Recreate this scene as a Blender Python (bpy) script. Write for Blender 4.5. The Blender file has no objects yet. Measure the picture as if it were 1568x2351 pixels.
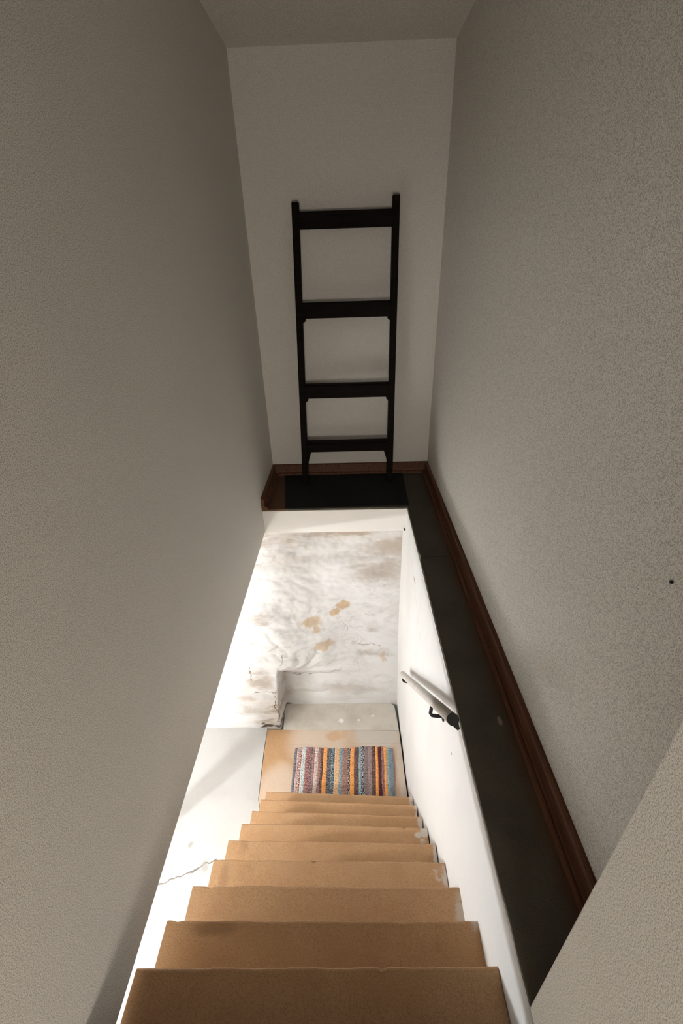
import bpy, math, random
from mathutils import Vector, Matrix, noise
random.seed(7)

# ------------------------------------------------------------------ camera
sc = bpy.context.scene
C = sc.collection
F_PX = 1028.87
FWD = Vector((-0.02324369, 0.87280259, -0.4875196))
RGT = Vector((0.99953252, 0.01060053, -0.02867711))
DWN = Vector((-0.01986149, -0.48795826, -0.87264097))
cam_d = bpy.data.cameras.new('camera')
cam_d.sensor_fit = 'HORIZONTAL'
cam_d.sensor_width = 36.0
cam_d.lens = 36.0 * F_PX / 1568.0
cam_d.clip_start = 0.02
cam = bpy.data.objects.new('camera', cam_d)
C.objects.link(cam)
M = Matrix((RGT, -DWN, -FWD)).transposed().to_4x4()
M.translation = Vector((0, 0, 1.5))
cam.matrix_world = M
sc.camera = cam

# ------------------------------------------------------------------ light
sc.view_settings.view_transform = 'Standard'
sc.view_settings.look = 'None'
sc.view_settings.gamma = 1.0
sc.view_settings.use_curve_mapping = False
sc.view_settings.exposure = 1.06

w = bpy.data.worlds.new('world'); sc.world = w
w.use_nodes = True
w.node_tree.nodes['Background'].inputs[0].default_value = (0.8, 0.88, 1.0, 1)
w.node_tree.nodes['Background'].inputs[1].default_value = 0.6


def area(name, loc, target, sx, sy, power, col):
    l = bpy.data.lights.new(name, 'AREA')
    l.shape = 'RECTANGLE'; l.size = sx; l.size_y = sy
    l.energy = power; l.color = col
    o = bpy.data.objects.new(name, l); C.objects.link(o)
    o.location = loc
    o.rotation_euler = (Vector(target) - Vector(loc)).to_track_quat('-Z', 'Z').to_euler()
    return o


# daylight entering the cellar room through its low side window
area('cellar_daylight', (-2.32, 1.20, -.72), (0.2, 1.3, -1.35), 1.5, .9, 2, (0.95, 0.98, 1.0))
# bulb under the cellar ceiling, left of the stairs
pl = bpy.data.lights.new('cellar_bulb', 'POINT'); pl.energy = 60; pl.shadow_soft_size = .035; pl.color = (.96, .98, 1.0)
bulb = bpy.data.objects.new('cellar_bulb', pl); C.objects.link(bulb); bulb.location = (-2.25, .73, -.40)
# low soft fill added for the hall walls, set in an unseen doorway
area('hall_fill', (0.02, -1.96, .42), (-1.7, 1.2, -.5), 0.6, .7, 21, (1.0, 0.91, 0.79))

# sunlight added through that window to bounce off the hidden cellar floor up the well
sd = bpy.data.lights.new('bounce_sun', 'SUN'); sd.energy = 50.0; sd.angle = .02; sd.color = (.97, .98, 1.0)
bounce_sun = bpy.data.objects.new('bounce_sun', sd); C.objects.link(bounce_sun)
bounce_sun.rotation_euler = Vector((math.cos(math.radians(58)), 0, -math.sin(math.radians(58)))).to_track_quat('-Z', 'Y').to_euler()

XL, XR, XW = -0.631, 0.3834, 0.613
YS, YB, YP = 2.738, 3.345, 0.347
ZB, ZC, ZF = -0.195, 2.53, -2.04
SM = 0.19

# ------------------------------------------------------------------ node helpers


class NT:
    def __init__(self, name):
        self.m = bpy.data.materials.new(name); self.m.use_nodes = True
        self.t = self.m.node_tree
        self.b = self.t.nodes['Principled BSDF']
        self.b.inputs['Roughness'].default_value = 0.85
        self.b.inputs['Specular IOR Level'].default_value = 0.25
        self.co = self.n('ShaderNodeTexCoord').outputs['Object']

    def n(self, k, **kw):
        x = self.t.nodes.new(k)
        for a, v in kw.items(): setattr(x, a, v)
        return x

    def l(self, a, b): self.t.links.new(a, b)

    def mapped(self, scale=(1, 1, 1), src=None, loc=(0, 0, 0), rot=(0, 0, 0)):
        m = self.n('ShaderNodeMapping')
        m.inputs['Scale'].default_value = scale
        m.inputs['Location'].default_value = loc
        m.inputs['Rotation'].default_value = rot
        self.l(src or self.co, m.inputs['Vector']); return m.outputs[0]

    def noise(self, scale, src=None, detail=4, rough=.55, dist=0):
        x = self.n('ShaderNodeTexNoise')
        x.inputs['Scale'].default_value = scale; x.inputs['Detail'].default_value = detail
        x.inputs['Roughness'].default_value = rough; x.inputs['Distortion'].default_value = dist
        self.l(src or self.co, x.inputs['Vector']); return x

    def ramp(self, fac, a, b, hi=1.0, lo=0.0):
        x = self.n('ShaderNodeMapRange', interpolation_type='SMOOTHSTEP')
        x.inputs['From Min'].default_value = a; x.inputs['From Max'].default_value = b
        x.inputs['To Min'].default_value = lo; x.inputs['To Max'].default_value = hi
        self.l(fac, x.inputs['Value']); return x.outputs[0]

    def math(self, op, a, b=None, clamp=False):
        x = self.n('ShaderNodeMath', operation=op, use_clamp=clamp)
        for i, v in enumerate((a, b)):
            if v is None: continue
            if isinstance(v, (int, float)): x.inputs[i].default_value = v
            else: self.l(v, x.inputs[i])
        return x.outputs[0]

    def mix(self, fac, a, b):
        x = self.n('ShaderNodeMix', data_type='RGBA')
        if isinstance(fac, (int, float)): x.inputs[0].default_value = fac
        else: self.l(fac, x.inputs[0])
        for i, v in ((6, a), (7, b)):
            if isinstance(v, tuple): x.inputs[i].default_value = (*v, 1)
            else: self.l(v, x.inputs[i])
        return x.outputs[2]

    def xyz(self, src=None):
        s = self.n('ShaderNodeSeparateXYZ'); self.l(src or self.co, s.inputs[0]); return s.outputs

    def warped(self, scale, amp):
        nz = self.noise(scale, detail=5)
        v = self.n('ShaderNodeVectorMath', operation='SUBTRACT'); self.l(nz.outputs['Color'], v.inputs[0]); v.inputs[1].default_value = (.5, .5, .5)
        s = self.n('ShaderNodeVectorMath', operation='SCALE'); self.l(v.outputs[0], s.inputs[0]); s.inputs['Scale'].default_value = amp
        a = self.n('ShaderNodeVectorMath', operation='ADD'); self.l(self.co, a.inputs[0]); self.l(s.outputs[0], a.inputs[1])
        return a.outputs[0]

    def blobs(self, lst, axes, src, soft=.5):
        """stains of a fixed shape: union of ellipses (c0, c1, r0, r1, strength) in a plane of the object"""
        X = self.xyz(src); out = None
        for c0, c1, r0, r1, st in lst:
            u = self.math('MULTIPLY', self.math('SUBTRACT', X[axes[0]], c0), 1 / r0)
            v = self.math('MULTIPLY', self.math('SUBTRACT', X[axes[1]], c1), 1 / r1)
            d = self.math('SQRT', self.math('ADD', self.math('MULTIPLY', u, u), self.math('MULTIPLY', v, v)))
            k = self.ramp(d, 1 + soft, 1 - soft, st)
            # from-min > from-max works as an inverted step
            out = k if out is None else self.math('MAXIMUM', out, k)
        return out

    def line(self, p, q, axes, src, wd, st=1.0):
        """a hairline crack between two points of a plane"""
        X = self.xyz(src)
        dx, dy = q[0] - p[0], q[1] - p[1]; L = math.hypot(dx, dy); dx /= L; dy /= L
        a = self.math('SUBTRACT', X[axes[0]], p[0]); b = self.math('SUBTRACT', X[axes[1]], p[1])
        t = self.math('ADD', self.math('MULTIPLY', a, dx), self.math('MULTIPLY', b, dy))
        n = self.math('ABSOLUTE', self.math('SUBTRACT', self.math('MULTIPLY', a, dy), self.math('MULTIPLY', b, dx)))
        k = self.ramp(n, wd, wd * .3, st)
        e = self.math('MULTIPLY', self.math('GREATER_THAN', t, 0), self.math('LESS_THAN', t, L))
        return self.math('MULTIPLY', k, e)

    def color(self, c):
        if isinstance(c, tuple): self.b.inputs['Base Color'].default_value = (*c, 1)
        else: self.l(c, self.b.inputs['Base Color'])
        return self

    def bump(self, h, strength=.3, dist=.01):
        x = self.n('ShaderNodeBump'); x.inputs['Strength'].default_value = strength; x.inputs['Distance'].default_value = dist
        self.l(h, x.inputs['Height']); self.l(x.outputs[0], self.b.inputs['Normal']); return self


def mat_plaster(name, base, warm, speck=.10):
    n = NT(name)
    c = n.mix(n.ramp(n.noise(1.3, detail=3).outputs[0], .35, .7), base, warm)
    sp = n.noise(420, detail=1, rough=.7).outputs[0]
    dark = tuple(v * (1 - speck * 3) for v in base)
    c = n.mix(n.ramp(sp, .62, .30), c, dark)
    n.color(c)
    h = n.math('ADD', n.math('MULTIPLY', n.noise(6, detail=4).outputs[0], .8), n.math('MULTIPLY', n.noise(500, detail=1).outputs[0], .03))
    n.bump(h, .06, .008)
    return n.m


M_upper = mat_plaster('upper_plaster', (.75, .715, .65), (.73, .70, .65), .17)
M_white = mat_plaster('white_edge_plaster', (.80, .775, .73), (.78, .745, .69), .05)

# smooth whitewashed stair wall with nail holes
n = NT('stair_wall_whitewash')
wp = n.warped(5, .05)
c = n.mix(n.ramp(n.noise(2.2, n.mapped((1, 1, .35)), 5).outputs[0], .45, .75, .6), (.75, .74, .72), (.69, .655, .62))
st = n.line((1.6, -0.62), (2.55, -0.12), (1, 2), wp, .006, .25)
st = n.math('MAXIMUM', st, n.blobs([(2.224, -.237, .035, .012, .7), (1.098, -.23, .005, .006, 1)], (1, 2), n.co, .3))
c = n.mix(st, c, (.30, .25, .2))
n.color(c); n.bump(n.noise(4, n.mapped((1, 1, .6)), 5).outputs[0], .35, .03)
M_stairwall = n.m

# rough lime-washed rubble wall: stains stay where they are
n = NT('rough_limewash')
wp = n.warped(9, .16)
wf = n.warped(13, .11)
base = n.mix(n.ramp(n.noise(7, n.mapped((.6, 1, 1.3)), 6, .6).outputs[0], .5, .72, .55), (.70, .695, .68), (.56, .535, .50))
wavy = n.noise(3.2, n.mapped((.8, 1, 2.6)), 7, .62, .8)
base = n.mix(n.ramp(wavy.outputs[0], .58, .68, .3), base, (.68, .64, .59))
mot = n.ramp(n.noise(5, n.mapped((.7, 1, 2.2)), 6, .6).outputs[0], .40, .58, 1, .35)
top = n.blobs([(-.60, -.30, .27, .095, 1), (-.05, -.27, .30, .09, .9), (.30, -.36, .22, .12, .75), (-.35, -.34, .10, .04, .8), (-.02, -.24, .6, .04, .8)], (0, 2), wp, .55)
base = n.mix(n.math('MULTIPLY', top, mot), base, (.36, .285, .21))
mid = n.blobs([(-.45, -.52, .30, .10, .45), (.22, -.60, .24, .16, .85), (.0, -.46, .25, .08, .4)], (0, 2), wp, .7)
base = n.mix(n.math('MULTIPLY', mid, mot), base, (.42, .365, .31))
tan = n.blobs([(-.09, -.975, .055, .045, 1), (-.16, -1.035, .045, .035, 1), (-.355, -1.10, .085, .045, .85), (-.31, -1.17, .04, .04, .8),
               (-.26, -1.33, .085, .05, .8), (.25, -1.52, .02, .06, .6)], (0, 2), wf, .28)
v1 = n.noise(4.5, n.mapped((.8, 1, 1.8)), 6, .62, .6).outputs[0]
vein = n.ramp(n.math('ABSOLUTE', n.math('SUBTRACT', v1, .5)), .010, .003, .5)
vein = n.math('MULTIPLY', vein, n.ramp(n.noise(3.1, n.mapped(loc=(4, 2, 1)), 4).outputs[0], .48, .62))
base = n.mix(vein, base, (.36, .31, .26))
spk = n.ramp(n.noise(38, None, 4, .7).outputs[0], .66, .74, .5)
base = n.mix(n.math('MULTIPLY', spk, n.ramp(n.noise(2.6, n.mapped(loc=(1, 7, 3)), 3).outputs[0], .48, .6)), base, (.45, .40, .34))
base = n.mix(tan, base, (.56, .42, .28))
gry = n.blobs([(-.744, -1.016, .08, .05, .6), (-.82, -1.58, .11, .12, .75), (-.90, -1.75, .12, .14, .7), (-.73, -1.84, .13, .17, .95), (.16, -1.48, .14, .035, .45),
               (.16, -1.24, .06, .05, .45), (-.06, -1.85, .26, .07, .4), (-.5, -1.02, .04, .025, .5)], (0, 2), wp, .55)
base = n.mix(n.math('MULTIPLY', gry, mot), base, (.33, .265, .20))
cr = n.line((-.882, -1.42), (-.868, -1.56), (0, 2), wf, .006, .8)
for a, b, s in [((-.69, -1.69), (-.672, -1.98), .9), ((-.83, -1.665), (-.50, -1.675), .6), ((-.55, -1.70), (-.12, -1.62), .7),
                ((-.05, -1.25), (-.12, -1.15), .4), ((.0, -1.40), (.22, -1.42), .5), ((-.33, -1.05), (-.30, -1.0), .4), ((-.60, -1.33), (-.63, -1.42), .6),
                ((-.95, -1.86), (-1.25, -1.80), .4)]:
    cr = n.math('MAXIMUM', cr, n.line(a, b, (0, 2), wf, .005, s))
cr = n.math('MAXIMUM', cr, n.blobs([(-.77, -2.02, .06, .016, 1), (-.66, -2.02, .07, .012, .9), (-.80, -1.985, .012, .012, .9), (-.84, -1.67, .01, .01, .8)], (0, 2), wf, .4))
base = n.mix(cr, base, (.09, .065, .05))
n.color(base)
h = n.math('ADD', n.math('MULTIPLY', wavy.outputs[0], .8), n.math('MULTIPLY', n.noise(30, detail=6, rough=.65).outputs[0], .25))
n.bump(h, .4, .02)
M_rough = n.m

# cellar floor: worn whitewashed screed
n = NT('whitewashed_screed')
wp = n.warped(6, .12)
c = n.mix(n.ramp(n.noise(3.5, None, 6, .6).outputs[0], .45, .72, .55), (.52, .51, .495), (.44, .425, .405))
s = n.blobs([(-1.179, 1.593, .018, .028, .45), (-1.05, 1.462, .03, .04, .4), (-.96, 1.30, .02, .02, .45), (-1.02, 1.24, .02, .03, .4)], (0, 1), wp, .5)
s = n.math('MAXIMUM', s, n.line((-1.36, 1.352), (-1.15, 1.42), (0, 1), n.warped(14, .06), 0.0075, .95))
s = n.math('MAXIMUM', s, n.line((-1.15, 1.42), (-.97, 1.51), (0, 1), n.warped(14, .06), 0.0075, .95))
c = n.mix(s, c, (.17, .145, .12))
n.color(c); n.bump(n.noise(10, None, 6).outputs[0], .2, .015)
M_cellarfloor = n.m


def mat_step(name, landing=False):
    n = NT(name)
    wp = n.warped(9, .05); ws = n.warped(5, .18)
    c = n.mix(n.ramp(n.noise(5, None, 5, .6).outputs[0], .35, .72), (.56, .35, .19), (.50, .295, .15))
    c = n.mix(n.ramp(n.noise(330, None, 2, .7).outputs[0], .60, .30, .6), c, (.28, .145, .07))
    c = n.mix(n.ramp(n.noise(11, None, 5, .6).outputs[0], .62, .75, .35), c, (.27, .145, .075))
    X = n.xyz(wp)
    if landing:
        g = n.blobs([(.18, 2.42, .22, .16, .95), (.35, 2.1, .03, .35, .8)], (0, 1), wp, .35)
        c = n.mix(g, c, (.56, .51, .45))
        l = n.blobs([(-.30, 2.38, .26, .30, .9), (-.60, 1.95, .16, .22, .75), (.1, 2.0, .5, .3, .5)], (0, 1), n.warped(5, .08), .35)
        c = n.mix(l, c, (.64, .52, .42))
        c = n.mix(n.blobs([(-.19, 2.41, .07, .045, .9), (-.10, 2.43, .03, .04, .7)], (0, 1), n.warped(16, .06), .35), c, (.58, .38, .23))
        k = n.math('MAXIMUM', n.line((-.6, 2.335), (.36, 2.335), (0, 1), n.warped(20, .01), .002, .4), n.line((-.6, 2.21), (.36, 2.20), (0, 1), n.warped(20, .01), .002, .3))
        c = n.mix(k, c, (.3, .2, .13))
    else:
        g = n.blobs([(0.502, -0.020, 0.018, 0.075, 0.8), (0.475, 0.030, 0.03, 0.02, 0.5), (0.505, -0.220, 0.03, 0.09, 0.6), (0.502, 0.170, 0.012, 0.06, 0.75),
                     (0.455, 0.372, 0.02, 0.016, 0.85), (0.492, 0.385, 0.026, 0.022, 0.9), (0.475, 0.345, 0.014, 0.012, 0.8), (0.505, 0.520, 0.022, 0.07, 0.75), (0.506, 0.660, 0.02, 0.08, 0.7), (0.506, 0.820, 0.02, 0.07, 0.7)], (0, 1), n.warped(26, .035), .3)
        g = n.math('MULTIPLY', g, n.ramp(n.noise(24, None, 4).outputs[0], .34, .5))
        c = n.mix(g, c, (.66, .62, .57))
        dk = n.blobs([(-0.340, -0.300, 0.07, 0.02, 0.5), (-0.070, 0.085, 0.012, 0.01, 0.8), (-0.440, 0.250, 0.02, 0.05, 0.3), (-0.460, 0.020, 0.02, 0.05, 0.3), (-0.370, 0.120, 0.012, 0.02, 0.4), (0.380, 0.415, 0.012, 0.012, 0.7), (-0.150, -0.590, 0.12, 0.03, 0.4)], (0, 1), n.warped(26, .02), .5)
        c = n.mix(dk, c, (.20, .10, .05))
    n.color(c); n.bump(n.noise(45, None, 5, .6).outputs[0], .3, .006)
    n.b.inputs['Roughness'].default_value = .7
    return n.m


M_step = mat_step('ochre_painted_step')
M_landing = mat_step('ochre_painted_landing', True)
n = NT('bare_grey_concrete'); wp = n.warped(12, .08)
c = n.mix(n.ramp(n.noise(6, None, 6, .6).outputs[0], .4, .7), (.60, .555, .49), (.50, .45, .385))
c = n.mix(n.blobs([(-.13, 2.555, .02, .02, .9), (.02, 2.56, .015, .012, .7), (.15, 2.60, .016, .012, .6)], (0, 1), n.warped(40, .02), .4), c, (.85, .83, .8))
n.color(c); n.bump(n.noise(40, None, 5).outputs[0], .25, .006)
M_concrete = n.m

# upper floor: dark olive grey paint, brown boards at the left end
n = NT('dark_floor_paint'); wp = n.warped(14, .06)
c = n.mix(n.ramp(n.noise(4, None, 6, .62).outputs[0], .35, .7), (.088, .076, .056), (.060, .052, .039))
c = n.mix(n.ramp(n.noise(260, None, 2, .8).outputs[0], .56, .72, .7), c, (.115, .10, .072))
c = n.mix(n.ramp(n.noise(260, n.mapped(loc=(3, 1, 2)), 2, .8).outputs[0], .54, .7, .7), c, (.012, .010, .008))
X = n.xyz(wp)
c = n.mix(n.ramp(X[0], -.44, -.47), c, (.115, .062, .032))
c = n.mix(n.blobs([(.532, 1.077, .008, .018, .85)], (0, 1), n.warped(60, .012), .4), c, (.33, .25, .18))
c = n.mix(n.ramp(X[0], .52, .57, .75), c, (.085, .048, .026))
c = n.mix(n.line((.38, 2.13), (.54, 2.135), (0, 1), n.warped(30, .02), .004, .7), c, (.01, .008, .006))
n.color(c); n.bump(n.noise(60, None, 4).outputs[0], .2, .004); n.b.inputs['Roughness'].default_value = .75
M_floor = n.m

n = NT('brown_stained_wood')
g = n.noise(7, n.mapped((9, .5, 9)), 5, .6, .4)
c = n.mix(n.ramp(g.outputs[0], .35, .65), (.15, .062, .030), (.085, .034, .016))
c = n.mix(n.ramp(n.noise(300, None, 1).outputs[0], .6, .4, .4), c, (.045, .018, .009))
n.color(c); n.bump(g.outputs[0], .2, .003); n.b.inputs['Roughness'].default_value = .55
M_skirt = n.m

n = NT('blackened_ladder_wood')
g = n.noise(7, n.mapped((.7, 9, 9)), 5, .6, .4)
c = n.mix(n.ramp(g.outputs[0], .35, .65), (.009, .0052, .004), (.004, .003, .0025))
n.color(c); n.bump(g.outputs[0], .2, .003); n.b.inputs['Roughness'].default_value = .7; n.b.inputs['Specular IOR Level'].default_value = .08
M_ladder = n.m

n = NT('black_rubber_mat')
n.color(n.mix(n.ramp(n.noise(300, None, 2, .8).outputs[0], .45, .7), (.006, .006, .006), (.022, .021, .021)))
n.bump(n.noise(220, None, 2).outputs[0], .5, .003); n.b.inputs['Roughness'].default_value = .9
M_mat = n.m

n = NT('grey_painted_rail')
n.color(n.mix(n.ramp(n.noise(18, None, 5).outputs[0], .4, .7), (.60, .56, .51), (.52, .48, .43)))
n.bump(n.noise(40, None, 4).outputs[0], .2, .003); n.b.inputs['Roughness'].default_value = .5
M_rail = n.m
n = NT('black_iron')
n.color(n.mix(n.ramp(n.noise(60, None, 3).outputs[0], .4, .7), (.013, .012, .012), (.022, .018, .016))); n.b.inputs['Roughness'].default_value = .5
M_iron = n.m

# ------------------------------------------------------------------ mesh helpers


def mesh(name, V, F, mat, parent=None, smooth=False, fm=None):
    me = bpy.data.meshes.new(name); me.from_pydata([tuple(v) for v in V], [], F)
    mats = mat if isinstance(mat, list) else [mat]
    for m in mats: me.materials.append(m)
    if fm:
        for p, k in zip(me.polygons, fm): p.material_index = k
    if smooth:
        for p in me.polygons: p.use_smooth = True
    me.validate(); me.update()
    o = bpy.data.objects.new(name, me); C.objects.link(o)
    if parent: o.parent = parent
    return o


BF = [(0, 3, 2, 1), (4, 5, 6, 7), (0, 1, 5, 4), (1, 2, 6, 5), (2, 3, 7, 6), (3, 0, 4, 7)]


def boxes(lst):
    V, F = [], []
    for x0, x1, y0, y1, z0, z1 in lst:
        b = len(V)
        V += [(x0, y0, z0), (x1, y0, z0), (x1, y1, z0), (x0, y1, z0), (x0, y0, z1), (x1, y0, z1), (x1, y1, z1), (x0, y1, z1)]
        F += [tuple(b + i for i in f) for f in BF]
    return V, F


def box(name, x0, x1, y0, y1, z0, z1, mat, parent=None):
    return mesh(name, *boxes([(x0, x1, y0, y1, z0, z1)]), mat, parent)


def bevel(o, wd=.003, seg=2):
    m = o.modifiers.new('bevel', 'BEVEL'); m.width = wd; m.segments = seg; m.limit_method = 'ANGLE'; return o


def struct(o): o['kind'] = 'structure'; return o


def tag(o, label, cat, group=None):
    o['label'] = label; o['category'] = cat
    if group: o['group'] = group
    return o


def empty(name, loc=(0, 0, 0)):
    o = bpy.data.objects.new(name, None); o.location = loc; o.empty_display_size = .1; C.objects.link(o); return o


def extrude(name, prof, a, b, axis, mat, parent=None, closed=True):
    """profile points (p, z) swept from a to b along 'x' or 'y'"""
    V = []
    for t in (a, b):
        for p, z in prof: V.append((p, t, z) if axis == 'y' else (t, p, z))
    k = len(prof)
    F = [(i, (i + 1) % k, k + (i + 1) % k, k + i) for i in range(k)]
    F += [tuple(range(k))[::-1], tuple(range(k, 2 * k))]
    return mesh(name, V, F, mat, parent)


# ------------------------------------------------------------------ structure: upper hall
struct(box('wall_left', XL - .14, XL, -2.5, YB, -.190, ZC, M_upper))
struct(box('wall_back', XL - .14, XW + .15, YB, YB + .15, -.195, ZC, M_upper))
struct(box('wall_right', XW, XW + .15, YP, YB, -.01, ZC, M_upper))
struct(bevel(box('wall_right_near', XR, XW + .15, -2.5, YP, 0, ZC, M_upper), .004))
V, F = [], []
struct(box('wall_behind', XL - .14, -.56, -2.15, -2.00, -.21, ZC, M_upper))  # end wall out of view, its doorway put in to house the hall fill
struct(box('wall_behind', .32, XW + .15, -2.15, -2.00, -.21, ZC, M_upper))
struct(box('wall_behind', -.56, .32, -2.15, -2.00, 2.0, ZC, M_upper))
struct(box('ceiling', XL - .14, XW + .15, -2.65, YB + .15, ZC, ZC + .12, M_upper))


# floor finish: L shaped layer with a slightly worn edge along the well
def floor_edge():
    inner = []
    y = YP
    while y < YS - .001:
        d = .0035 + .0022 * noise.noise(Vector((3, y * 9, 1)))
        if 2.12 < y < 2.19: d += .012 * math.sin((y - 2.12) / .07 * math.pi)
        inner.append((XR + d, y)); y += .03
    inner.append((XR + .004, YS + .004))
    x = XR - .03; front = []
    while x > XL:
        front.append((x, YS + .003 + .002 * noise.noise(Vector((x * 8, 2, 1))))); x -= .04
    front.append((XL, YS + .003))
    ring = inner + front + [(XL, YB), (XW, YB), (XW, YP)]
    k = len(ring)
    V = [(x, y, -.012) for x, y in ring] + [(x, y, 0) for x, y in ring]
    F = [tuple(range(k))[::-1], tuple(range(k, 2 * k))] + [(i, (i + 1) % k, k + (i + 1) % k, k + i) for i in range(k)]
    return mesh('floor', V, F, M_floor)


struct(floor_edge())
struct(box('floor', XL, XR, -2.5, .29, -.21, 0, M_floor))
# landing slab body = ceiling of the cellar under it
struct(bevel(box('ceiling', XL, XW + .15, YS, YB, ZB, -.012, M_white), .005, 3))
struct(box('ceiling', -2.52, XL - .14, -.9, YB, -.190, -.07, M_white))

# ------------------------------------------------------------------ structure: stair wall on the right (slightly uneven plaster)


def stair_wall():
    ny, nz = 130, 80
    y0, y1, z0, z1 = -.9, 3.0, ZF - .125, -.012
    V, F = [], []
    for j in range(nz + 1):
        z = z0 + (z1 - z0) * j / nz
        for i in range(ny + 1):
            y = y0 + (y1 - y0) * i / ny
            fade = min(1, (z1 - z) / .25) 
            d = fade * (.012 * noise.noise(Vector((1.7, y * 1.3, z * .8))) + .004 * noise.noise(Vector((4.2, y * 5, z * 3))))
            V.append((XR + max(-.008, d * .9), y, z))
    for j in range(nz):
        for i in range(ny):
            a = j * (ny + 1) + i; F.append((a, a + ny + 1, a + ny + 2, a + 1))
    # solid back and top
    b = len(V); k = (ny + 1) * nz
    V += [(XW + .15, y0, z0), (XW + .15, y1, z0), (XW + .15, y1, z1), (XW + .15, y0, z1)]
    F.append((b, b + 1, b + 2, b + 3))
    F.append(tuple([k + i for i in range(ny + 1)] + [b + 2, b + 3]))
    F.append(tuple([j * (ny + 1) + ny for j in range(nz + 1)][::-1] + [b + 1, b + 2]))
    return mesh('wall_lower_right', V, F, M_stairwall, smooth=False)


o = struct(stair_wall())
for p in o.data.polygons: p.use_smooth = len(p.vertices) == 4 and p.area < .05


def sstep(a, b, x):
    t = max(0, min(1, (x - a) / (b - a))); return t * t * (3 - 2 * t)


def rough_wall():
    nx, nz = 440, 230
    x0, x1, z0, z1 = -2.42, .42, ZF - .05, -.15
    V, F = [], []
    for j in range(nz + 1):
        z = z0 + (z1 - z0) * j / nz
        for i in range(nx + 1):
            t = i / nx; x = x1 - (x1 - x0) * (t ** 1.35)
            y = 2.87 - .14 * sstep(-1.1, -2.04, z)
            xe = -.645
            mm = sstep(-1.42, -1.72, z)
            T = sstep(.1, -.70, x) * (1 - mm) + sstep(-.632, -.662, x) * mm
            y -= T * .235 * sstep(-.3, -1.65, z)
            q = Vector((x * 2.0, 7, z * 3.6))
            v = .030 * noise.noise(q) + .014 * noise.noise(q * 2.3 + Vector((5, 1, 2)))
            r = noise.noise(Vector((x * 3.4 + 2.2 * noise.noise(q * .8), 3, z * 9)))
            v += .012 * (1 - abs(r) * 2)
            v += .004 * noise.noise(Vector((x * 22, 1, z * 30)))
            v *= .35 + .65 * sstep(-2.03, -1.8, z)
            v *= .5 + .5 * sstep(.38, .15, x)
            V.append((x, y + v, z))
    for j in range(nz):
        for i in range(nx):
            a = j * (nx + 1) + i; F.append((a, a + nx + 1, a + nx + 2, a + 1))
    b = len(V)
    V += [(x1, 3.2, z0), (x0, 3.2, z0), (x0, 3.2, z1), (x1, 3.2, z1)]
    F.append((b, b + 1, b + 2, b + 3))
    return mesh('wall_lower_back', V, F, M_rough, smooth=True)


struct(rough_wall())

# cellar shell with the window opening in its left wall (light stands in it)
V, F = boxes([(-2.52, -2.40, -.9, .20, ZF, -.19), (-2.52, -2.40, 2.10, 3.0, ZF, -.19), (-2.52, -2.40, .20, 2.10, -.24, -.19), (-2.52, -2.40, .20, 2.10, ZF, -1.40)])
struct(mesh('wall_lower_left', V, F, M_white))
# slim prop carrying the cellar ceiling, out of sight behind the left wall; it throws the diagonal shadow on the floor
pv = [(-1.62 + .045 * math.cos(a * math.pi / 8), 1.48 + .045 * math.sin(a * math.pi / 8)) for a in range(16)]
struct(mesh('cellar_prop_1', [(x, y, z) for z in (ZF, -.19) for x, y in pv], [(i, (i + 1) % 16, 16 + (i + 1) % 16, 16 + i) for i in range(16)], M_skirt))
struct(box('wall_lower_front', -2.52, XL, -1.0, -.9, ZF, -.19, M_white))
wf_ = struct(mesh('window_1', *boxes([(-2.49, -2.43, .20, .26, -1.40, -.24), (-2.49, -2.43, 2.04, 2.10, -1.40, -.24), (-2.49, -2.43, .26, 2.04, -.30, -.24), (-2.49, -2.43, .26, 2.04, -1.40, -1.34), (-2.49, -2.43, 1.12, 1.18, -1.34, -.30)]), M_rail))

struct(box('floor', -2.52, -.775, -.9, 3.0, ZF - .12, ZF, M_cellarfloor))
struct(box('floor', -2.52, XW + .15, -1.0, 3.2, ZF - .2, ZF - .121, M_white))
XFR = .372   # the landing stops just short of the wall: a dark gap


def prism(name, ring, z0, z1, mat, parent=None):
    k = len(ring)
    V = [(x, y, z0) for x, y in ring] + [(x, y, z1) for x, y in ring]
    F = [tuple(range(k))[::-1], tuple(range(k, 2 * k))] + [(i, (i + 1) % k, k + (i + 1) % k, k + i) for i in range(k)]
    return mesh(name, V, F, mat, parent)


struct(prism('floor', [(-.7752, 2.9), (-.7752, -.9), (-.66, -.9), (-.66, 1.6), (-.754, 1.9), (-.7752, 2.3)], ZF - .12, ZF, M_cellarfloor))
land = struct(bevel(prism('floor', [(-.652, 1.55), (XFR + .012, 1.55), (XFR + .004, 1.9), (XFR - .003, 2.455), (-.772, 2.475), (-.770, 2.3), (-.750, 1.9), (-.66, 1.6)], ZF - .12, ZF + .003, M_landing), .004, 2))
struct(bevel(prism('floor', [(XFR - .003, 2.459), (XFR - .02, 2.70), (XFR - .05, 2.735), (-.646, 2.74), (-.634, 2.47)], ZF - .12, ZF + .002, M_concrete), .004, 2))

# ------------------------------------------------------------------ baseboards
prof = [(0, 0), (.046, 0), (.045, .010), (.040, .017), (.033, .020), (.027, .019), (.023, .024), (.022, .030), (.0205, .072), (.016, .081), (.008, .085), (0, .085)]
struct(extrude('baseboard_right', [(XW - d, z) for d, z in prof], YP + .001, YB - .0, 'y', M_skirt))
struct(extrude('baseboard_back', [(YB - d, z) for d, z in prof], XL, XW, 'x', M_skirt))
struct(extrude('baseboard_left', [(XL + d, z) for d, z in prof], YS + .005, YB, 'y', M_skirt))

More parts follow.
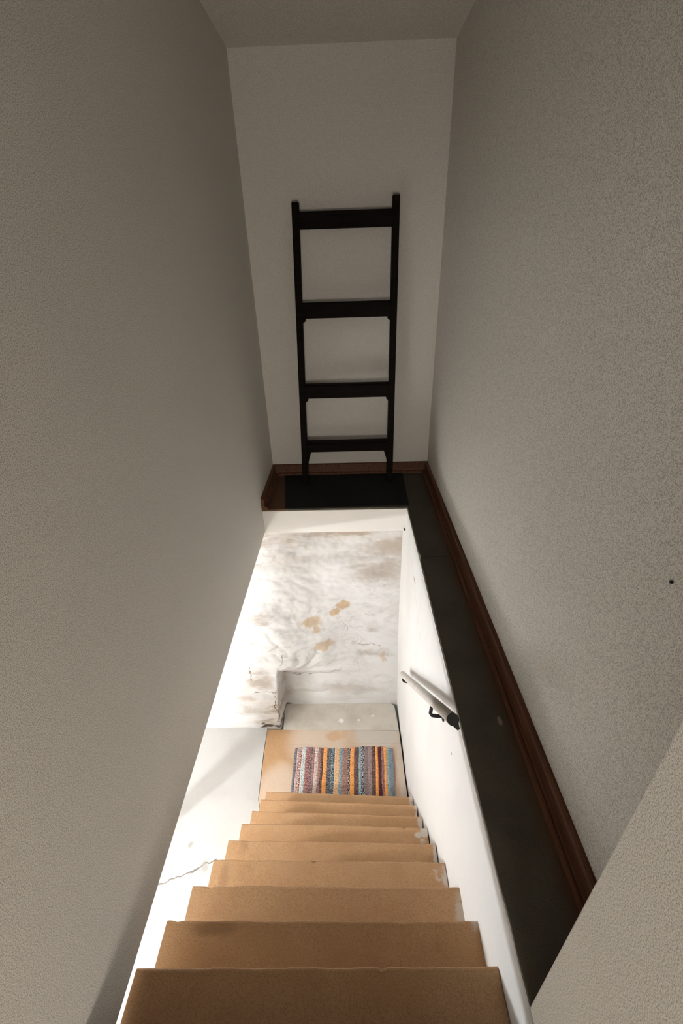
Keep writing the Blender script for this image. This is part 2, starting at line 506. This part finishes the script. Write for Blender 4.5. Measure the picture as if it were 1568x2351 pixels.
# ------------------------------------------------------------------ stairs
S = 1.5
NOS = [(.312, .316, -1.140), (.414, .414, -1.238), (.532, .530, -1.385), (.660, .652, -1.550), (.771, .759, -1.680),
       (.891, .874, -1.820), (.996, .972, -1.940), (1.104, 1.077, -2.060), (1.200, 1.171, -2.170)]
LX = [-.628, -.628, -.640, -.650, -.652, -.650, -.645, -.640, -.645]
stair = empty('staircase', (-.13, .9, ZF))
tag(stair, 'steep flight of ochre painted steps going down to the landing', 'staircase')
stair['kind'] = 'structure'
org = Vector((-.13, .9, ZF))


def step(k):
    yl, yr, Z = NOS[k]; yl *= S; yr *= S; z = (Z + 1) * S
    if k == 0: by = .285; 
    else: by = None
    bl = (NOS[k - 1][0] * S - .03) if k else .285
    br = (NOS[k - 1][1] * S - .03) if k else .285
    zn = (NOS[k + 1][2] + 1) * S - .004 if k < 8 else ZF + .004
    x0, x1 = LX[k], .3775
    nx = 60
    prof = [(-1, 0)] + [(None, None)] * 0
    V, F = [], []
    r = .009
    for i in range(nx + 1):
        t = i / nx; x = x0 + (x1 - x0) * t
        yn = yl + (yr - yl) * t; yb = bl + (br - bl) * t
        wob = .0022 * noise.noise(Vector((x * 9, k * 3.1, 0))) + .0012 * noise.noise(Vector((x * 40, k * 3.1, 5)))
        chip = max(0, noise.noise(Vector((x * 26, k * 7.7, 9))) - .5) * .02
        zz = z + .0022 * noise.noise(Vector((x * 5, k * 2.3, 3)))
        yn += wob - chip
        ym = yb + (yn - r - yb) * .5
        pts = [(yb, zn), (yb, zz), (ym, zz - .0015), (yn - r, zz)]
        for a in (30, 60, 90): pts.append((yn - r + r * math.sin(math.radians(a)), zz - r + r * math.cos(math.radians(a)) - chip * .4))
        pts += [(yn - .002, zz - .05), (yn - .006, zn)]
        for y, q in pts: V.append((x - org.x, y - org.y, q - org.z))
    m = 9
    for i in range(nx):
        for j in range(m):
            a, b = i * m + j, i * m + (j + 1) % m
            F.append((a, b, b + m, a + m))
    F.append(tuple(range(m))); F.append(tuple(nx * m + j for j in range(m))[::-1])
    o = mesh('step', V, F, M_step, stair)
    for p in o.data.polygons: p.use_smooth = False
    return o


for k in range(9): step(k)
# masonry mass carrying the steps
ring = [(-.35, -2.04), (1.70, -2.04), (1.70, -1.84)]
for yl, yr, Z in NOS[::-1][1:]:
    ring.append((min(yl, yr) * S - .05, (Z + 1) * S - .20))
ring += [(.20, -.23), (-.35, -.23)]
extrude('stair_mass', [(y - org.y, z - org.z) for y, z in ring], -.63 - org.x, .37 - org.x, 'x', M_white, stair)

# ------------------------------------------------------------------ mat under the ladder
V, F = [], []
nx, ny = 24, 16
mc = [(-.465, 2.752), (.400, 2.766), (.412, 3.292), (-.535, 3.292)]
for j in range(ny + 1):
    for i in range(nx + 1):
        u, v = i / nx, j / ny
        x = (mc[0][0] * (1 - u) + mc[1][0] * u) * (1 - v) + (mc[3][0] * (1 - u) + mc[2][0] * u) * v
        y = (mc[0][1] * (1 - u) + mc[1][1] * u) * (1 - v) + (mc[3][1] * (1 - u) + mc[2][1] * u) * v
        V.append((x, y, .0065 + .0008 * noise.noise(Vector((x * 12, y * 12, 0)))))
N = len(V)
V += [(x, y, .0004) for x, y, z in V]
for j in range(ny):
    for i in range(nx):
        a = j * (nx + 1) + i
        F.append((a, a + 1, a + nx + 2, a + nx + 1)); F.append((N + a, N + a + nx + 1, N + a + nx + 2, N + a + 1))
for i in range(nx):
    F.append((i, N + i, N + i + 1, i + 1)); a = ny * (nx + 1) + i; F.append((a, a + 1, N + a + 1, N + a))
for j in range(ny):
    a = j * (nx + 1); F.append((a, a + nx + 1, N + a + nx + 1, N + a)); a += nx; F.append((a, N + a, N + a + nx + 1, a + nx + 1))
tag(mesh('door_mat', V, F, M_mat), 'plain black mat on the upper floor under the ladder', 'mat')

# ------------------------------------------------------------------ ladder
lad = empty('ladder', (-.03, 3.18, 0.007))
tag(lad, 'black wooden ladder with four flat rungs leaning on the back wall', 'ladder')
lo = Vector((-.03, 3.18, .007))
yfoot, ytop = 3.175, 3.300   # rail centre line


def rail_at(side, z):
    """outer x, centre y of a rail at height z"""
    t = z / 1.80
    if side < 0: return -.378 + (-.330 + .378) * t, yfoot + (ytop - yfoot) * t
    return .318 + (.327 - .318) * t, yfoot + (ytop - yfoot) * t


WID, DEP = .043, .062
for side, ztop in ((-1, 1.822), (1, 1.842)):
    V = []
    for z in (.007, ztop):
        xo, yc = rail_at(side, z); xi = xo - side * WID
        for x, y in ((xo, yc - DEP / 2), (xi, yc - DEP / 2), (xi, yc + DEP / 2), (xo, yc + DEP / 2)):
            V.append((x - lo.x, y - lo.y, z - lo.z))
    bevel(mesh('rail', V, BF, M_ladder, lad), .004)
for z, th, dp in ((1.774, .094, .060), (1.268, .094, .072), (.740, .090, .078), (.318, .066, .088)):
    # z = top of rung
    xl, yc = rail_at(-1, z); xr, _ = rail_at(1, z)
    y0, y1 = yc - DEP / 2 - .004, yc - DEP / 2 + dp
    y1 = min(y1, YB - .004)
    b = boxes([(xl + WID - .006 - lo.x, xr - WID + .006 - lo.x, y0 - lo.y, y0 + .026 - lo.y, z - th - lo.z, z - lo.z - .004),
               (xl + WID - .006 - lo.x, xr - WID + .006 - lo.x, y0 + .02 - lo.y, y1 - lo.y, z - .026 - lo.z, z - lo.z)])
    r = bevel(mesh('rung', *b, M_ladder, lad), .003)
    if z < 1.5:
        for s, xx in ((1, xl + WID), (-1, xr - WID)):
            h = .030 if z > .5 else .12
            wd = .020 if z > .5 else .030
            V = []
            for yy in (y0 + .006, y0 + .045):
                for a, c_ in ((-.004, z - th + .004), (wd, z - th + .004), (wd * (.8 if z > .5 else .25), z - th - h * .55), (-.004, z - th - h)):
                    V.append((xx + s * a - lo.x, yy - lo.y, c_ - lo.z))
            F = [(0, 1, 2, 3), (7, 6, 5, 4), (0, 4, 5, 1), (1, 5, 6, 2), (2, 6, 7, 3), (3, 7, 4, 0)]
            mesh('rung_cleat', V, F, M_ladder, r)

# ------------------------------------------------------------------ handrail
A = Vector((.328, .992, .130)); B = Vector((.328, 2.176, -1.016))
hr = empty('handrail', A)
tag(hr, 'pale grey round handrail on black brackets along the white stair wall', 'handrail')
d = (B - A).normalized(); side = d.cross(Vector((1, 0, 0))).normalized(); ex = Vector((1, 0, 0))


def tube(name, path, rads, mat, parent, off, seg=20):
    V, F = [], []
    for i, (p, r) in enumerate(zip(path, rads)):
        t = (path[min(i + 1, len(path) - 1)] - path[max(i - 1, 0)]).normalized()
        a = t.cross(Vector((0.3, .9, .3)) if abs(t.x) > .8 else Vector((1, 0, 0))).normalized(); b = t.cross(a)
        for k in range(seg):
            w_ = 2 * math.pi * k / seg
            V.append(p + (a * math.cos(w_) + b * math.sin(w_)) * r - off)
    for i in range(len(path) - 1):
        for k in range(seg):
            F.append((i * seg + k, i * seg + (k + 1) % seg, (i + 1) * seg + (k + 1) % seg, (i + 1) * seg + k))
    F.append(tuple(range(seg))[::-1]); F.append(tuple((len(path) - 1) * seg + k for k in range(seg)))
    o = mesh(name, V, F, mat, parent)
    for p_ in o.data.polygons: p_.use_smooth = len(p_.vertices) == 4
    return o


R = .0205
L = (B - A).length
tube('pole', [A + d * t for t in (0, L * .3, L * .6, L - .02, L - .008, L - .002, L)], [R, R, R, R, R * .9, R * .6, R * .2], M_rail, hr, A)
pole_end = tube('end_cap', [A - d * .012, A - d * .010, A - d * .0005], [R * .93, R * 1.02, R * 1.02], M_iron, hr, A)
for t, dr in ((.40, .098), (L - .10, .066)):
    P = A + d * t
    q = P + Vector((0, 0, -R * .6))
    path = [P + Vector((0, 0, -R * .75)), P + Vector((-.004, 0, -dr + .02)), P + Vector((.004, 0, -dr + .005)), P + Vector((.024, 0, -dr)), Vector((XR + .006, P.y, P.z - dr))]
    br = tube('bracket', path, [.008] * 5, M_iron, hr, A, 12)
    tube('rosette', [Vector((XR - .007, P.y, P.z - dr)), Vector((XR + .006, P.y, P.z - dr))], [.022, .024], M_iron, br, A, 16)
# upper bracket arm just below the cut end of the pole, screwed to the wall edge
V = []
for y, w0 in ((-.004, 1), (.012, 1)):
    for x, z in ((-.016, -.008), (.019, -.004), (.030, -.052), (.022, -.058)): V.append((x, y, z))
bevel(mesh('bracket', V, [(0, 3, 2, 1), (4, 5, 6, 7), (0, 1, 5, 4), (1, 2, 6, 5), (2, 3, 7, 6), (3, 0, 4, 7)], M_iron, hr), .002)

# ------------------------------------------------------------------ rag rug
rug = empty('rag_rug', (-.11, 2.07, ZF + .003))
tag(rug, 'striped rag rug of orange, blue, grey and maroon bands lying on the landing', 'rug')
ro = Vector((-.11, 2.07, ZF + .003))
BROWN, DARK, MAR, PINK = (.28, .16, .13), (.035, .035, .05), (.16, .035, .04), (.52, .30, .26)
ORG, ORG2, CRM, WHT = (.90, .38, .09), (.80, .42, .18), (.74, .56, .38), (.74, .72, .68)
BLU, LBL, GRY, NAV, RED = (.20, .30, .35), (.38, .52, .56), (.25, .24, .26), (.05, .08, .15), (.32, .07, .05)
bands = [(150, 182, GRY, DARK, .25), (182, 200, PINK, WHT, .45), (200, 237, RED, WHT, .4), (237, 262, WHT, LBL, .35), (262, 285, LBL, WHT, .5), (285, 330, PINK, MAR, .45),
         (330, 360, NAV, PINK, .45), (360, 386, BROWN, PINK, .5), (386, 428, WHT, PINK, .45), (428, 460, BROWN, PINK, .4), (460, 487, DARK, BROWN, .5), (487, 533, ORG, ORG2, .4),
         (533, 575, GRY, DARK, .5), (575, 615, DARK, LBL, .45), (615, 645, CRM, ORG2, .4), (645, 672, ORG2, CRM, .5), (672, 708, BLU, LBL, .4), (708, 740, PINK, BROWN, .5),
         (740, 770, BROWN, PINK, .4), (770, 796, DARK, WHT, .3), (796, 842, ORG, ORG2, .35), (842, 895, BROWN, DARK, .5), (895, 922, LBL, BLU, .4), (922, 960, DARK, WHT, .35),
         (960, 1000, BROWN, GRY, .5), (1000, 1042, GRY, PINK, .45), (1042, 1085, BROWN, DARK, .5), (1085, 1114, ORG, ORG2, .3), (1114, 1150, MAR, DARK, .45), (1150, 1180, PINK, MAR, .4),
         (1180, 1212, ORG, ORG2, .4), (1212, 1245, BLU, LBL, .4), (1245, 1290, GRY, BLU, .45)]
mats = {}


def rug_mat(a, b, amt):
    key = (a, b, amt)
    if key in mats: return mats[key]
    n = NT('rag_weave')
    mp = n.mapped((90, 210, 90), loc=(random.random() * 9, random.random() * 9, 0))
    nz = n.noise(1.0, mp, 2, .6)
    lo_ = .5 + (.5 - amt) * .25
    c = n.mix(n.ramp(nz.outputs[0], lo_ - .04, lo_ + .04), a, b)
    big = n.noise(14, n.mapped((2.2, 1, 1), loc=(random.random() * 9, 0, 0)), 3)
    c = n.mix(n.ramp(big.outputs[0], .52, .68, .55), c, tuple(.55 * u + .45 * v for u, v in zip(a, b)))
    thr = n.noise(1.0, n.mapped((60, 330, 60), loc=(random.random() * 9, 2, 0)), 1)
    c = n.mix(n.ramp(thr.outputs[0], .60, .66, .75), c, tuple(v * .16 for v in a))
    n.color(c); n.bump(nz.outputs[0], .7, .004); n.b.inputs['Roughness'].default_value = .95
    mats[key] = n.m
    return n.m


def edge_x(e, v):
    """x of a band boundary; e in sketch units 150..1290, v 0 front .. 1 back"""
    u = (e - 150) / 1140
    xf = -.511 + u * (.283 + .511); xb = -.512 + u * (.300 + .512)
    x = xf * (1 - v) + xb * v
    return x + .004 * noise.noise(Vector((e * .37, v * 4, 1))) * (1 if 160 < e < 1280 else .8)


for bi, (e0, e1, ca, cb, am) in enumerate(bands):
    nu, nv = 6, 84
    V, F = [], []
    for j in range(nv + 1):
        v = j / nv
        for i in range(nu + 1):
            u = i / nu
            x = edge_x(e0, v) * (1 - u) + edge_x(e1, v) * u
            um = (e0 + (e1 - e0) * u - 150) / 1140
            ybk = 2.303 + .010 * math.sin(um * 9 + .6) - .012 * abs(um - .5) * 2 + .005 * noise.noise(Vector((x * 30, 0, 4)))
            yfr = 1.842 + .004 * noise.noise(Vector((x * 20, 3, 4)))
            y = yfr + (ybk - yfr) * v
            arch = math.sin(math.pi * min(1, max(0, u)))
            z = .0075 + .0030 * arch + .0020 * math.sin(j * 1.55 + bi) * arch + .0022 * noise.noise(Vector((x * 70, y * 110, bi)))
            z += .004 * max(0, noise.noise(Vector((x * 5, y * 6, 2))))
            V.append((x - ro.x, y - ro.y, ZF + .003 + max(.003, z) - ro.z))
    Nn = len(V)
    V += [(p[0], p[1], .0005) for p in V[:Nn]]
    W_ = nu + 1
    for j in range(nv):
        for i in range(nu):
            a = j * W_ + i
            F.append((a, a + 1, a + W_ + 1, a + W_))
    bd = [(i, i + 1) for i in range(nu)] + [(j * W_ + nu, (j + 1) * W_ + nu) for j in range(nv)] + [(nv * W_ + i + 1, nv * W_ + i) for i in range(nu)] + [((j + 1) * W_, j * W_) for j in range(nv)]
    for a, b in bd: F.append((b, a, a + Nn, b + Nn))
    used = sorted({k for f in F for k in f}); remap = {k: q for q, k in enumerate(used)}
    V = [V[k] for k in used]; F = [tuple(remap[k] for k in f) for f in F]
    mesh('woven_band', V, F, rug_mat(ca, cb, am), rug)

# ------------------------------------------------------------------ small nail in the slab corner and one in the right wall
P = Vector((XR - .012, YS - .004, -.172))
nl = tube('nail', [P, P + Vector((0, -.014, -.002)), P + Vector((0, -.015, -.002)), P + Vector((0, -.018, -.003))], [.0035, .0035, .008, .007], M_iron, None, P, 10)
nl.location = P
tag(nl, 'small dark nail at the lower right corner of the white slab edge', 'nail')
P = Vector((XW, .693, .944))
nl = tube('nail', [P + Vector((.004, 0, 0)), P + Vector((-.004, 0, 0)), P + Vector((-.005, 0, 0))], [.003, .0035, .0025], M_iron, None, P, 10)
nl.location = P
tag(nl, 'tiny nail head in the blank right wall near the picture edge', 'nail')
